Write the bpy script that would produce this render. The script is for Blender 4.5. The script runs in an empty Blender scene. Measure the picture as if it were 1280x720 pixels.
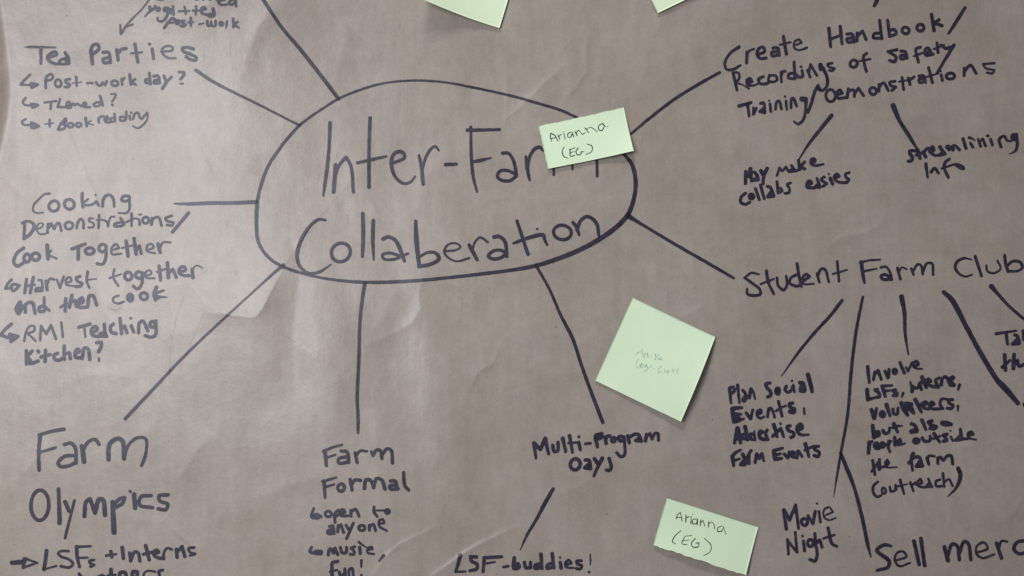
import bpy, math, random
import numpy as np
from mathutils import Matrix, Vector

R = math.radians
scene = bpy.context.scene
col = scene.collection

# ------------------------------------------------------------------ camera
FPX = 1000.0                      # focal length in photo pixels (photo is 1280 wide)
TILT = R(8.0)
DIST = 0.671
cam_d = bpy.data.cameras.new("camera")
cam_d.sensor_width = 36.0
cam_d.lens = 36.0 * FPX / 1280.0
cam_d.clip_start = 0.01
cam_d.clip_end = 50
cam = bpy.data.objects.new("camera", cam_d)
col.objects.link(cam)
cam.location = (0, -DIST * math.sin(TILT), DIST * math.cos(TILT))
cam.rotation_euler = (TILT, 0, 0)
scene.camera = cam

# ------------------------------------------------------------------ light
w = bpy.data.worlds.new("World")
scene.world = w
w.use_nodes = True
bg = w.node_tree.nodes["Background"]
bg.inputs[0].default_value = (0.93, 0.93, 1.0, 1)
bg.inputs[1].default_value = 0.16

def area(name, loc, target, sx, sy, power, color):
    l = bpy.data.lights.new(name, 'AREA')
    l.shape = 'RECTANGLE'
    l.size, l.size_y = sx, sy
    l.energy = power
    l.color = color
    o = bpy.data.objects.new(name, l)
    col.objects.link(o)
    o.location = loc
    d = Vector(target) - Vector(loc)
    o.rotation_euler = d.to_track_quat('-Z', 'Y').to_euler()
    return o

area("window_light", (-0.74, 0.12, 1.12), (-0.10, 0.0, 0.0), 0.55, 0.45, 10.6, (0.88, 0.93, 1.0))
area("upper_window_light", (-0.30, 1.45, 0.95), (0.1, 0.0, 0.0), 0.34, 0.30, 13.5, (0.95, 0.95, 1.0))

vs = scene.view_settings
vs.view_transform = 'Standard'
vs.look = 'None'
vs.gamma = 1.0
vs.exposure = 0.0
vs.use_curve_mapping = False
try:
    scene.cycles.filter_width = 1.5
except Exception:
    pass

# ------------------------------------------------------------------ look constants
KRAFT_A = (0.356, 0.294, 0.244)
KRAFT_B = (0.425, 0.360, 0.308)
KRAFT_ROUGH = 0.39
KRAFT_SPEC = 0.55
INK_ROUGH = 0.45
INK_SPEC = 0.68
INK_WIDTH = 1.04
NOTE_GREEN = (0.83, 0.99, 0.68)
NOTE_YELLOW = (0.85, 0.98, 0.66)

# ------------------------------------------------------------------ helpers
CY, CZ = cam.location.y, cam.location.z
ct, st = math.cos(TILT), math.sin(TILT)

def plane(u, v, z=0.0):
    """point of the paper's plane (or a height above it) that lies at a spot of the sheet"""
    u = np.asarray(u, float); v = np.asarray(v, float)
    dx = (u - 640.0) / FPX
    dy0 = -(v - 360.0) / FPX
    dy = dy0 * ct + st
    dz = dy0 * st - ct
    t = (z - CZ) / dz
    return dx * t, CY + dy * t

def link(o, parent=None):
    col.objects.link(o)
    if parent is not None:
        o.parent = parent
    return o

def empty(name, loc=(0, 0, 0)):
    o = bpy.data.objects.new(name, None)
    o.empty_display_size = 0.02
    o.location = loc
    return link(o)

def mesh_obj(name, V, F, mat, parent=None, smooth=True, origin=None):
    """V (n,3) array, F list / array of index tuples. Origin goes to the middle of the piece."""
    V = np.asarray(V, float)
    if origin is None:
        origin = np.array([(V[:, 0].min() + V[:, 0].max()) / 2, (V[:, 1].min() + V[:, 1].max()) / 2, V[:, 2].min()])
    me = bpy.data.meshes.new(name)
    W = V - origin
    if isinstance(F, np.ndarray) and F.shape[1] == 4:
        n = len(F)
        me.vertices.add(len(W)); me.vertices.foreach_set("co", W.astype(np.float32).ravel())
        me.loops.add(4 * n); me.loops.foreach_set("vertex_index", F.astype(np.int32).ravel())
        me.polygons.add(n)
        me.polygons.foreach_set("loop_start", np.arange(0, 4 * n, 4, dtype=np.int32))
        me.polygons.foreach_set("loop_total", np.full(n, 4, dtype=np.int32))
        me.update(calc_edges=True)
    else:
        me.from_pydata(W.tolist(), [], [tuple(f) for f in F])
    me.polygons.foreach_set("use_smooth", np.full(len(me.polygons), smooth))
    me.materials.append(mat)
    me.update()
    o = bpy.data.objects.new(name, me)
    link(o, parent)
    loc = Vector(origin)
    if parent is not None:
        p = Vector((0, 0, 0)); q = parent
        while q is not None:
            p += q.location; q = q.parent
        loc = loc - p
    o.location = loc
    return o

# smooth value noise on arrays
def vnoise(x, y, seed):
    rs = np.random.RandomState(seed)
    T = rs.rand(256, 256) * 2 - 1
    xi = np.floor(x).astype(int); yi = np.floor(y).astype(int)
    fx = x - xi; fy = y - yi
    fx = fx * fx * fx * (fx * (fx * 6 - 15) + 10)
    fy = fy * fy * fy * (fy * (fy * 6 - 15) + 10)
    a = T[xi % 256, yi % 256]; b = T[(xi + 1) % 256, yi % 256]
    c = T[xi % 256, (yi + 1) % 256]; d = T[(xi + 1) % 256, (yi + 1) % 256]
    return (a * (1 - fx) + b * fx) * (1 - fy) + (c * (1 - fx) + d * fx) * fy

def sstep(a, b, x):
    t = np.clip((x - a) / (b - a), 0, 1)
    return t * t * (3 - 2 * t)

# ------------------------------------------------------------------ the sheet's relief
# creases: (points in photo pixels, height mm, width left mm, width right mm)
CREASES = [
    ([(466, 722), (474, 706), (485, 692), (500, 679), (512, 673), (528, 666), (548, 655)], 0.45, 1.4, 5.0),
    ([(533, 724), (545, 715), (560, 705), (577, 692), (600, 678), (625, 666), (648, 655)], 0.62, 1.2, 7.0),
    ([(458, 433), (480, 423), (500, 413), (515, 404), (526, 388), (525, 368), (530, 350)], 0.55, 4.0, 9.0),
    ([(587, 492), (592, 478), (599, 466), (617, 455), (625, 430)], 0.55, 8.0, 2.5),
    ([(625, 158), (640, 147), (661, 130), (680, 110), (709, 86)], 0.7, 3.0, 8.0),
    ([(700, 140), (706, 130), (722, 112), (732, 98), (731, 70), (735, 45)], 0.6, 6.0, 3.0),
    ([(632, 88), (634, 120), (632, 160)], 0.35, 6.0, 2.5),
    ([(1030, 313), (1040, 302), (1054, 296), (1078, 292), (1092, 285), (1104, 270)], 0.55, 2.0, 6.0),
    ([(212, 660), (225, 672), (243, 688), (262, 716)], 0.35, 3.0, 1.2),
    ([(140, 384), (150, 387), (158, 381)], 0.7, 2.0, 1.6),
    ([(120, 400), (175, 385), (215, 362), (240, 356), (262, 385), (292, 397), (325, 400), (343, 372), (362, 330), (392, 285), (450, 220), (520, 170)], 2.8, 75.0, 24.0),
    ([(325, 398), (334, 388), (340, 372), (352, 350)], 1.3, 9.0, 4.0),
    ([(262, 392), (290, 394), (325, 400)], 0.9, 8.0, 6.0),
    ([(375, 335), (372, 380), (366, 430), (371, 480), (366, 530)], -1.1, 18.0, 14.0),
    ([(365, 300), (372, 318), (378, 340)], -0.9, 12.0, 14.0),
    ([(598, 262), (612, 252), (640, 250)], 0.4, 5.0, 3.0),
    ([(845, 398), (862, 392), (878, 382)], 0.5, 3.0, 5.0),
    ([(815, 335), (830, 362), (836, 395)], 0.6, 4.0, 9.0),
    ([(690, 620), (715, 612), (735, 602)], 0.3, 4.0, 3.0),
    ([(1180, 235), (1200, 232), (1225, 238)], 0.5, 10.0, 5.0),
    ([(1185, 560), (1205, 558), (1222, 548)], 0.6, 6.0, 5.0),
    ([(1248, 650), (1262, 640), (1275, 620)], 0.7, 8.0, 6.0),
    ([(60, 560), (30, 590), (10, 620)], 0.5, 9.0, 5.0),
    ([(230, 640), (222, 600), (250, 560), (268, 540)], 0.7, 14.0, 10.0),
    ([(430, 0), (440, 60), (425, 110)], 0.5, 14.0, 12.0),
    ([(820, 30), (800, 90), (806, 130)], 0.5, 12.0, 14.0),
    ([(1010, 30), (1004, 90), (1010, 150)], 0.3, 8.0, 8.0),
    ([(1110, 400), (1118, 470), (1112, 540), (1118, 600)], 0.35, 12.0, 10.0),
    ([(900, 180), (870, 260), (876, 330)], 0.4, 18.0, 12.0),
]

def relief(X, Y):
    """height (m) of the sheet above its resting plane at plane coordinates"""
    H = np.zeros_like(X)
    H += 0.0022 * vnoise(X / 0.26 + 3.1, Y / 0.30 + 1.7, 1)
    H += 0.0020 * vnoise(X / 0.105 + 9.3, Y / 0.15 + 4.2, 2)
    H += 0.00085 * vnoise(X / 0.030 + 0.12 * Y / 0.03 + 31.3, Y / 0.12 + 14.2, 9) * sstep(-0.9, 0.5, vnoise(X / 0.2 + 1.2, Y / 0.2 + 7.7, 10))
    H += 0.00072 * vnoise(X / 0.048 + 5.2, Y / 0.080 + 2.9, 3)
    H += 0.00013 * vnoise(X / 0.021 + 15.7, Y / 0.034 + 8.9, 4)
    H += 0.000035 * vnoise(X / 0.0085 + 1.7, Y / 0.013 + 0.9, 5)
    # crumple: crossing soft ridges
    for k, (sx, sy, a) in enumerate(((0.075, 0.060, 0.00090), (0.036, 0.045, 0.00028))):
        ca, sa = math.cos(0.7 + k), math.sin(0.7 + k)
        u = X * ca + Y * sa; v = -X * sa + Y * ca
        u = u + 0.022 * vnoise(X / 0.055 + 2.2, Y / 0.06 + 5.5, 60 + k)
        v = v + 0.022 * vnoise(X / 0.06 + 8.2, Y / 0.055 + 1.5, 62 + k)
        n = vnoise(u / sx + 21.3 * (k + 1), v / sy + 7.7, 30 + k)
        m = 0.35 + 0.65 * sstep(-0.1, 0.6, vnoise(X / 0.17 + 4.4, Y / 0.14 + 6.1, 40 + k))
        H += a * (1 - np.sqrt(n * n + 0.006) * 1.6) * m
    for pts, amp, wl, wr in CREASES:
        px, py = plane([p[0] for p in pts], [p[1] for p in pts])
        amp *= 0.00135 if 0 < amp < 0.75 else 0.001; wl *= 0.001; wr *= 0.001
        rad = 6 * max(wl, wr)
        sel = (X > px.min() - rad) & (X < px.max() + rad) & (Y > py.min() - rad) & (Y < py.max() + rad)
        if not sel.any():
            continue
        x = X[sel]; y = Y[sel]
        best = np.full(x.shape, 1e9); side = np.zeros(x.shape); par = np.zeros(x.shape)
        n = len(px) - 1
        for i in range(n):
            ax, ay, bx, by = px[i], py[i], px[i + 1], py[i + 1]
            ex, ey = bx - ax, by - ay
            L2 = ex * ex + ey * ey
            t = np.clip(((x - ax) * ex + (y - ay) * ey) / L2, 0, 1)
            dx = x - ax - t * ex; dy = y - ay - t * ey
            d = np.hypot(dx, dy)
            m = d < best
            best = np.where(m, d, best)
            side = np.where(m, (ex * dy - ey * dx) / (math.sqrt(L2) * np.maximum(d, 1e-6)), side)
            par = np.where(m, (i + t) / n, par)
        wd = wr + (wl - wr) * (0.5 + 0.5 * np.clip(side, -1, 1))
        taper = np.sin(np.pi * np.clip(par * 0.94 + 0.03, 0, 1)) ** 0.7
        H[sel] += amp * taper * np.exp(-np.sqrt(best * best + (0.0003 + 0.09 * min(wl, wr)) ** 2) / wd)
    # the sheet curls up at its left end
    _, ycut = plane(0, 250)
    xl, _ = plane(34, 120)
    edge = xl - 0.020 * sstep(0.10, -0.02, Y - ycut) - 0.030 * sstep(0.0, -0.2, Y - ycut)
    d = np.clip(edge - X, 0, 0.4)
    H += 1.9 * d * d / (d + 0.026)
    # added slopes, up to the top and down at lower left, turn glare away
    up = np.clip(Y - 0.045, 0, 0.3)
    H += 0.42 * up * up * (1 + 1.7 * sstep(0.0, -0.3, X))
    lo = np.clip(-0.02 - Y, 0, 0.3)
    H -= 0.17 * lo * lo * sstep(0.10, -0.25, X)
    return H + 0.004

GX0, GX1, GY0, GY1, GS = -0.48, 0.48, -0.255, 0.28, 0.001
gx = np.arange(GX0, GX1 + 1e-9, GS)
gy = np.arange(GY0, GY1 + 1e-9, GS)
GXX, GYY = np.meshgrid(gx, gy, indexing='ij')
GH = relief(GXX, GYY)

def sheet_z(x, y):
    fx = np.clip((x - GX0) / GS, 0, len(gx) - 1.001)
    fy = np.clip((y - GY0) / GS, 0, len(gy) - 1.001)
    i = fx.astype(int); j = fy.astype(int)
    fx = fx - i; fy = fy - j
    return ((GH[i, j] * (1 - fx) + GH[i + 1, j] * fx) * (1 - fy)
            + (GH[i, j + 1] * (1 - fx) + GH[i + 1, j + 1] * fx) * fy)

# ------------------------------------------------------------------ materials
def new_mat(name):
    m = bpy.data.materials.new(name)
    m.use_nodes = True
    nt = m.node_tree
    return m, nt, nt.nodes["Principled BSDF"]

def noise(nt, vec, scale, detail=4, rough=0.6):
    n = nt.nodes.new("ShaderNodeTexNoise")
    n.inputs["Scale"].default_value = scale
    n.inputs["Detail"].default_value = detail
    n.inputs["Roughness"].default_value = rough
    nt.links.new(vec, n.inputs["Vector"])
    return n.outputs["Fac"]

def coords(nt, scale=(1, 1, 1), rot=0.0):
    t = nt.nodes.new("ShaderNodeTexCoord")
    mp = nt.nodes.new("ShaderNodeMapping")
    mp.inputs["Scale"].default_value = scale
    mp.inputs["Rotation"].default_value = (0, 0, rot)
    nt.links.new(t.outputs["Object"], mp.inputs["Vector"])
    return mp.outputs["Vector"]

def ramp(nt, fac, stops):
    r = nt.nodes.new("ShaderNodeValToRGB")
    e = r.color_ramp.elements
    while len(e) < len(stops):
        e.new(0.5)
    for k, (p, c) in enumerate(stops):
        e[k].position = p
        e[k].color = (c[0], c[1], c[2], 1)
    nt.links.new(fac, r.inputs["Fac"])
    return r.outputs["Color"]

def mixc(nt, a, b, fac, mode='MIX'):
    m = nt.nodes.new("ShaderNodeMix")
    m.data_type = 'RGBA'
    m.blend_type = mode
    for s, v in ((m.inputs[0], fac), (m.inputs[6], a), (m.inputs[7], b)):
        if hasattr(v, "links"):
            nt.links.new(v, s)
        elif isinstance(v, (int, float)):
            s.default_value = v
        else:
            s.default_value = (v[0], v[1], v[2], 1)
    return m.outputs[2]

def math_n(nt, op, a, b):
    m = nt.nodes.new("ShaderNodeMath")
    m.operation = op
    for s, v in ((m.inputs[0], a), (m.inputs[1], b)):
        if hasattr(v, "links"):
            nt.links.new(v, s)
        else:
            s.default_value = v
    return m.outputs[0]

def bump(nt, b, height, strength, dist):
    n = nt.nodes.new("ShaderNodeBump")
    n.inputs["Strength"].default_value = strength
    n.inputs["Distance"].default_value = dist
    nt.links.new(height, n.inputs["Height"])
    nt.links.new(n.outputs["Normal"], b.inputs["Normal"])

# kraft paper
kraft, nt, b = new_mat("kraft_paper")
v0 = coords(nt)
vst = coords(nt, (1.0, 0.13, 1.0))            # fibres run along the roll
vst2 = coords(nt, (0.3, 1.0, 1.0))
cloud = noise(nt, v0, 11, 5, 0.6)
streak = noise(nt, vst, 160, 4, 0.65)
cross = noise(nt, vst2, 300, 3, 0.6)
mott = noise(nt, v0, 90, 5, 0.7)
fine = noise(nt, v0, 900, 2, 0.6)
c = ramp(nt, cloud, [(0.30, KRAFT_A), (0.72, KRAFT_B)])
c = mixc(nt, c, ramp(nt, streak, [(0.3, (0.90, 0.895, 0.89)), (0.7, (1.09, 1.09, 1.09))]), 0.6, 'MULTIPLY')
c = mixc(nt, c, ramp(nt, cross, [(0.3, (0.94, 0.94, 0.94)), (0.7, (1.05, 1.05, 1.05))]), 0.15, 'MULTIPLY')
c = mixc(nt, c, ramp(nt, mott, [(0.3, (0.88, 0.87, 0.86)), (0.7, (1.10, 1.10, 1.10))]), 0.55, 'MULTIPLY')
c = mixc(nt, c, ramp(nt, fine, [(0.25, (0.86, 0.86, 0.86)), (0.75, (1.12, 1.12, 1.12))]), 0.8, 'MULTIPLY')
vor = nt.nodes.new("ShaderNodeTexVoronoi")
vor.inputs["Scale"].default_value = 75
nt.links.new(v0, vor.inputs["Vector"])
speck = ramp(nt, vor.outputs["Distance"], [(0.035, (1, 1, 1)), (0.060, (0, 0, 0))])
gate = ramp(nt, noise(nt, v0, 33, 2, 0.5), [(0.60, (0, 0, 0)), (0.64, (1, 1, 1))])
c = mixc(nt, c, (0.16, 0.12, 0.09), mixc(nt, speck, gate, 1.0, 'MULTIPLY'))
nt.links.new(c, b.inputs["Base Color"])
b.inputs["Roughness"].default_value = KRAFT_ROUGH
b.inputs["Specular IOR Level"].default_value = KRAFT_SPEC
hgt = math_n(nt, 'ADD', math_n(nt, 'MULTIPLY', mott, 0.9), math_n(nt, 'MULTIPLY', streak, 0.5))
hgt = math_n(nt, 'ADD', hgt, math_n(nt, 'MULTIPLY', fine, 0.18))
hgt = math_n(nt, 'ADD', hgt, math_n(nt, 'MULTIPLY', noise(nt, v0, 30, 4, 0.6), 1.6))
bump(nt, b, hgt, 0.6, 0.00040)

# felt marker ink
ink, nt, b = new_mat("marker_ink")
v0 = coords(nt)
wv = noise(nt, v0, 130, 4, 0.6)
c = ramp(nt, wv, [(0.32, (0.008, 0.006, 0.016)), (0.68, (0.034, 0.027, 0.058))])
nt.links.new(c, b.inputs["Base Color"])
b.inputs["Roughness"].default_value = INK_ROUGH
b.inputs["Specular IOR Level"].default_value = INK_SPEC
bump(nt, b, math_n(nt, 'ADD', wv, noise(nt, v0, 700, 2, 0.6)), 0.5, 0.0002)

# ball pen and pencil
def pen(name, colr, rough):
    m, nt, b = new_mat(name)
    v0 = coords(nt)
    n = noise(nt, v0, 900, 3, 0.7)
    c = ramp(nt, n, [(0.35, colr), (0.75, tuple(min(1, q * 2.2 + 0.02) for q in colr))])
    nt.links.new(c, b.inputs["Base Color"])
    b.inputs["Roughness"].default_value = rough
    return m
pen_ink = pen("pen_ink", (0.012, 0.016, 0.016), 0.5)
pencil = pen("pencil_graphite", (0.26, 0.38, 0.27), 0.5)

# sticky note papers
def note_mat(name, colr):
    m, nt, b = new_mat(name)
    v0 = coords(nt)
    n = noise(nt, v0, 30, 3, 0.5)
    f = noise(nt, v0, 1400, 2, 0.6)
    k = mixc(nt, colr, tuple(q * 0.93 for q in colr), n)
    k = mixc(nt, k, ramp(nt, f, [(0.3, (0.95, 0.95, 0.95)), (0.7, (1.03, 1.03, 1.03))]), 0.7, 'MULTIPLY')
    nt.links.new(k, b.inputs["Base Color"])
    b.inputs["Roughness"].default_value = 0.7
    b.inputs["Specular IOR Level"].default_value = 0.35
    b.inputs["Transmission Weight"].default_value = 0.0
    bump(nt, b, math_n(nt, 'ADD', math_n(nt, 'MULTIPLY', n, 1.5), math_n(nt, 'MULTIPLY', f, 0.1)), 0.5, 0.0004)
    return m
note_green = note_mat("sticky_note_green", NOTE_GREEN)
note_yellow = note_mat("sticky_note_pale_green", NOTE_YELLOW)

# table under the sheet
wood, nt, b = new_mat("table_wood")
vw = coords(nt, (1.0, 0.08, 1.0))
n1 = noise(nt, vw, 38, 5, 0.6)
c = ramp(nt, n1, [(0.3, (0.20, 0.12, 0.07)), (0.7, (0.34, 0.22, 0.13))])
nt.links.new(c, b.inputs["Base Color"])
b.inputs["Roughness"].default_value = 0.4
bump(nt, b, n1, 0.2, 0.0005)

# ------------------------------------------------------------------ table and sheet
def box(x0, x1, y0, y1, z0, z1):
    V = [(x0, y0, z0), (x1, y0, z0), (x1, y1, z0), (x0, y1, z0), (x0, y0, z1), (x1, y0, z1), (x1, y1, z1), (x0, y1, z1)]
    F = [(3, 2, 1, 0), (4, 5, 6, 7), (0, 1, 5, 4), (1, 2, 6, 5), (2, 3, 7, 6), (3, 0, 4, 7)]
    return V, F
V, F = box(-1.1, 1.1, -0.75, 0.75, -0.052, -0.024)
table = mesh_obj("table_top", V, F, wood, None, smooth=False)
table["kind"] = "structure"

sheet = empty("kraft_paper", (0, 0, 0))
sheet["label"] = "large wrinkled sheet of brown kraft paper covered with a dark marker mind map"
sheet["category"] = "paper"

ox = np.concatenate([np.arange(-0.78, GX0 - 1e-6, 0.012), gx, np.arange(GX1 + 0.012, 0.78, 0.012)])
oy = np.concatenate([np.arange(-0.52, GY0 - 1e-6, 0.012), gy, np.arange(GY1 + 0.012, 0.54, 0.012)])
XX, YY = np.meshgrid(ox, oy, indexing='ij')
HH = relief(XX, YY)
nx, ny = XX.shape
idx = np.arange(nx * ny).reshape(nx, ny)
Q = np.stack([idx[:-1, :-1], idx[1:, :-1], idx[1:, 1:], idx[:-1, 1:]], -1).reshape(-1, 4)
V = np.stack([XX, YY, HH], -1).reshape(-1, 3)
paper = mesh_obj("paper_sheet", V, Q, kraft, sheet, origin=np.zeros(3))

# ------------------------------------------------------------------ handwriting
def parse(text):
    words = []
    ox = oy = 0.0; s = 1.0; wd = 4.0
    cur = None
    for ln in text.strip().splitlines():
        ln = ln.strip()
        if not ln:
            continue
        if ln[0] == '#':
            cur = [ln[1:].split('|')[0], (ln.split('|') + [''])[1], []]
            words.append(cur)
        elif ln[0] == '@':
            ox, oy, s, wd = [float(q) for q in ln[1:].split()]
            if cur is not None:
                cur.append(None)
        else:
            for stx in ln.split('/'):
                tk = stx.split()
                if not tk:
                    continue
                if tk[0] == 'O':
                    cx, cy = [float(q) for q in tk[1].split(',')]
                    rx, ry = [float(q) for q in tk[2].split(',')]
                    a0 = -1.3
                    P = []
                    for k in range(23):
                        a = a0 + k * 2 * math.pi / 21.0
                        g = 1.0 + 0.04 * math.sin(a * 2 + cx)
                        P.append((cx + rx * g * math.cos(a), cy + ry * g * math.sin(a), wd))
                else:
                    P = []
                    for q in tk:
                        z = [float(e) for e in q.split(',')]
                        P.append((z[0], z[1], z[2] if len(z) > 2 else -1))
                    ws = [p[2] for p in P]
                    kn = [i for i, a in enumerate(ws) if a > 0]
                    if kn:
                        full = np.interp(range(len(P)), kn, [ws[i] for i in kn])
                        P = [(p[0], p[1], full[i]) for i, p in enumerate(P)]
                    else:
                        P = [(p[0], p[1], wd) for p in P]
                cur[2].append([(ox + p[0] / s, oy + p[1] / s, p[2] / s) for p in P])
    return [(a[0], a[1], a[2]) for a in words]

def smooth_stroke(P, step=0.28):
    P = np.array(P, float)
    keep = [0]
    for i in range(1, len(P)):
        if np.hypot(*(P[i, :2] - P[keep[-1], :2])) > 0.05:
            keep.append(i)
    P = P[keep]
    if len(P) == 1:
        return P
    runs = []; a = 0
    for i in range(1, len(P) - 1):
        u = P[i, :2] - P[i - 1, :2]; v = P[i + 1, :2] - P[i, :2]
        cs = np.dot(u, v) / (np.hypot(*u) * np.hypot(*v) + 1e-9)
        if cs < -0.25:
            runs.append(P[a:i + 1]); a = i
    runs.append(P[a:])
    out = []
    for r in runs:
        n = len(r)
        if n == 2:
            k = max(2, int(np.hypot(*(r[1, :2] - r[0, :2])) / step) + 1)
            t = np.linspace(0, 1, k)[:, None]
            out.append(r[0] * (1 - t) + r[1] * t)
            continue
        e = np.vstack([2 * r[0] - r[1], r, 2 * r[-1] - r[-2]])
        for i in range(1, n):
            p0, p1, p2, p3 = e[i - 1], e[i], e[i + 1], e[i + 2]
            d = [max(1e-3, np.hypot(*(b[:2] - a_[:2])) ** 0.5) for a_, b in ((p0, p1), (p1, p2), (p2, p3))]
            t0 = 0; t1 = d[0]; t2 = t1 + d[1]; t3 = t2 + d[2]
            k = max(3, int(np.hypot(*(p2[:2] - p1[:2])) / step) + 2)
            t = np.linspace(t1, t2, k)[:, None]
            A1 = (t1 - t) / (t1 - t0) * p0 + (t - t0) / (t1 - t0) * p1
            A2 = (t2 - t) / (t2 - t1) * p1 + (t - t1) / (t2 - t1) * p2
            A3 = (t3 - t) / (t3 - t2) * p2 + (t - t2) / (t3 - t2) * p3
            B1 = (t2 - t) / (t2 - t0) * A1 + (t - t0) / (t2 - t0) * A2
            B2 = (t3 - t) / (t3 - t1) * A2 + (t - t1) / (t3 - t1) * A3
            out.append((t2 - t) / (t2 - t1) * B1 + (t - t1) / (t2 - t1) * B2)
    return np.vstack(out)

CORN = ((0, 0), (1, 0), (1, 1), (0, 1))
def ink_outline(strokes, cell, rough, seed, wscale=1.0):
    """merge round-tipped strokes into one flat shape; returns 2-D points and faces"""
    S = []
    for s in strokes:
        q = smooth_stroke(s, cell * 0.8)
        S.append(q)
    A = np.vstack(S)
    rad = A[:, 2] / 2 * wscale
    m = rad.max() + 1.0
    x0, y0 = A[:, 0].min() - m, A[:, 1].min() - m
    nx = int((A[:, 0].max() + m - x0) / cell) + 2
    ny = int((A[:, 1].max() + m - y0) / cell) + 2
    Fd = np.full((nx, ny), -9.0)
    for (x, y, _), r in zip(A, rad):
        k = r + 2.2 * cell
        i0 = max(0, int((x - k - x0) / cell)); i1 = min(nx, int((x + k - x0) / cell) + 2)
        j0 = max(0, int((y - k - y0) / cell)); j1 = min(ny, int((y + k - y0) / cell) + 2)
        xs = x0 + np.arange(i0, i1) * cell - x
        ys = y0 + np.arange(j0, j1) * cell - y
        d = r - np.sqrt(xs[:, None] ** 2 + ys[None, :] ** 2)
        np.maximum(Fd[i0:i1, j0:j1], d, out=Fd[i0:i1, j0:j1])
    if rough > 0:
        ii, jj = np.nonzero(Fd > -5)
        gxx = (x0 + ii * cell); gyy = (y0 + jj * cell)
        nz = vnoise(gxx / 1.3, gyy / 1.3, seed) * rough + vnoise(gxx / 5.5, gyy / 5.5, seed + 1) * rough * 1.3
        Fd[ii, jj] += nz
    ins = Fd > 0
    V = []; vid = {}
    def gv(i, j):
        k = (i, j, 0)
        if k not in vid:
            vid[k] = len(V); V.append((x0 + i * cell, y0 + j * cell))
        return vid[k]
    def ev(i, j, a, b):
        (ai, aj), (bi, bj) = CORN[a], CORN[b]
        pa = (i + ai, j + aj); pb = (i + bi, j + bj)
        if pa > pb:
            pa, pb = pb, pa
        k = (pa, pb)
        if k not in vid:
            fa, fb = Fd[pa], Fd[pb]
            t = fa / (fa - fb)
            t = min(0.98, max(0.02, t))
            vid[k] = len(V)
            V.append((x0 + (pa[0] + (pb[0] - pa[0]) * t) * cell, y0 + (pa[1] + (pb[1] - pa[1]) * t) * cell))
        return vid[k]
    cnt = ins[:-1, :-1].astype(int) + ins[1:, :-1] + ins[1:, 1:] + ins[:-1, 1:]
    Fc = []
    for i, j in zip(*np.nonzero(cnt)):
        i = int(i); j = int(j)
        if cnt[i, j] == 4:
            Fc.append([gv(i, j), gv(i + 1, j), gv(i + 1, j + 1), gv(i, j + 1)])
            continue
        f = []
        c = [bool(ins[i + a, j + b_]) for a, b_ in CORN]
        for k in range(4):
            if c[k]:
                f.append(gv(i + CORN[k][0], j + CORN[k][1]))
            if c[k] != c[(k + 1) % 4]:
                f.append(ev(i, j, k, (k + 1) % 4))
        Fc.append(f)
    return np.array(V), [f[::-1] for f in Fc]    # pixel rows run down, so flip for +Z normals

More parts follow.
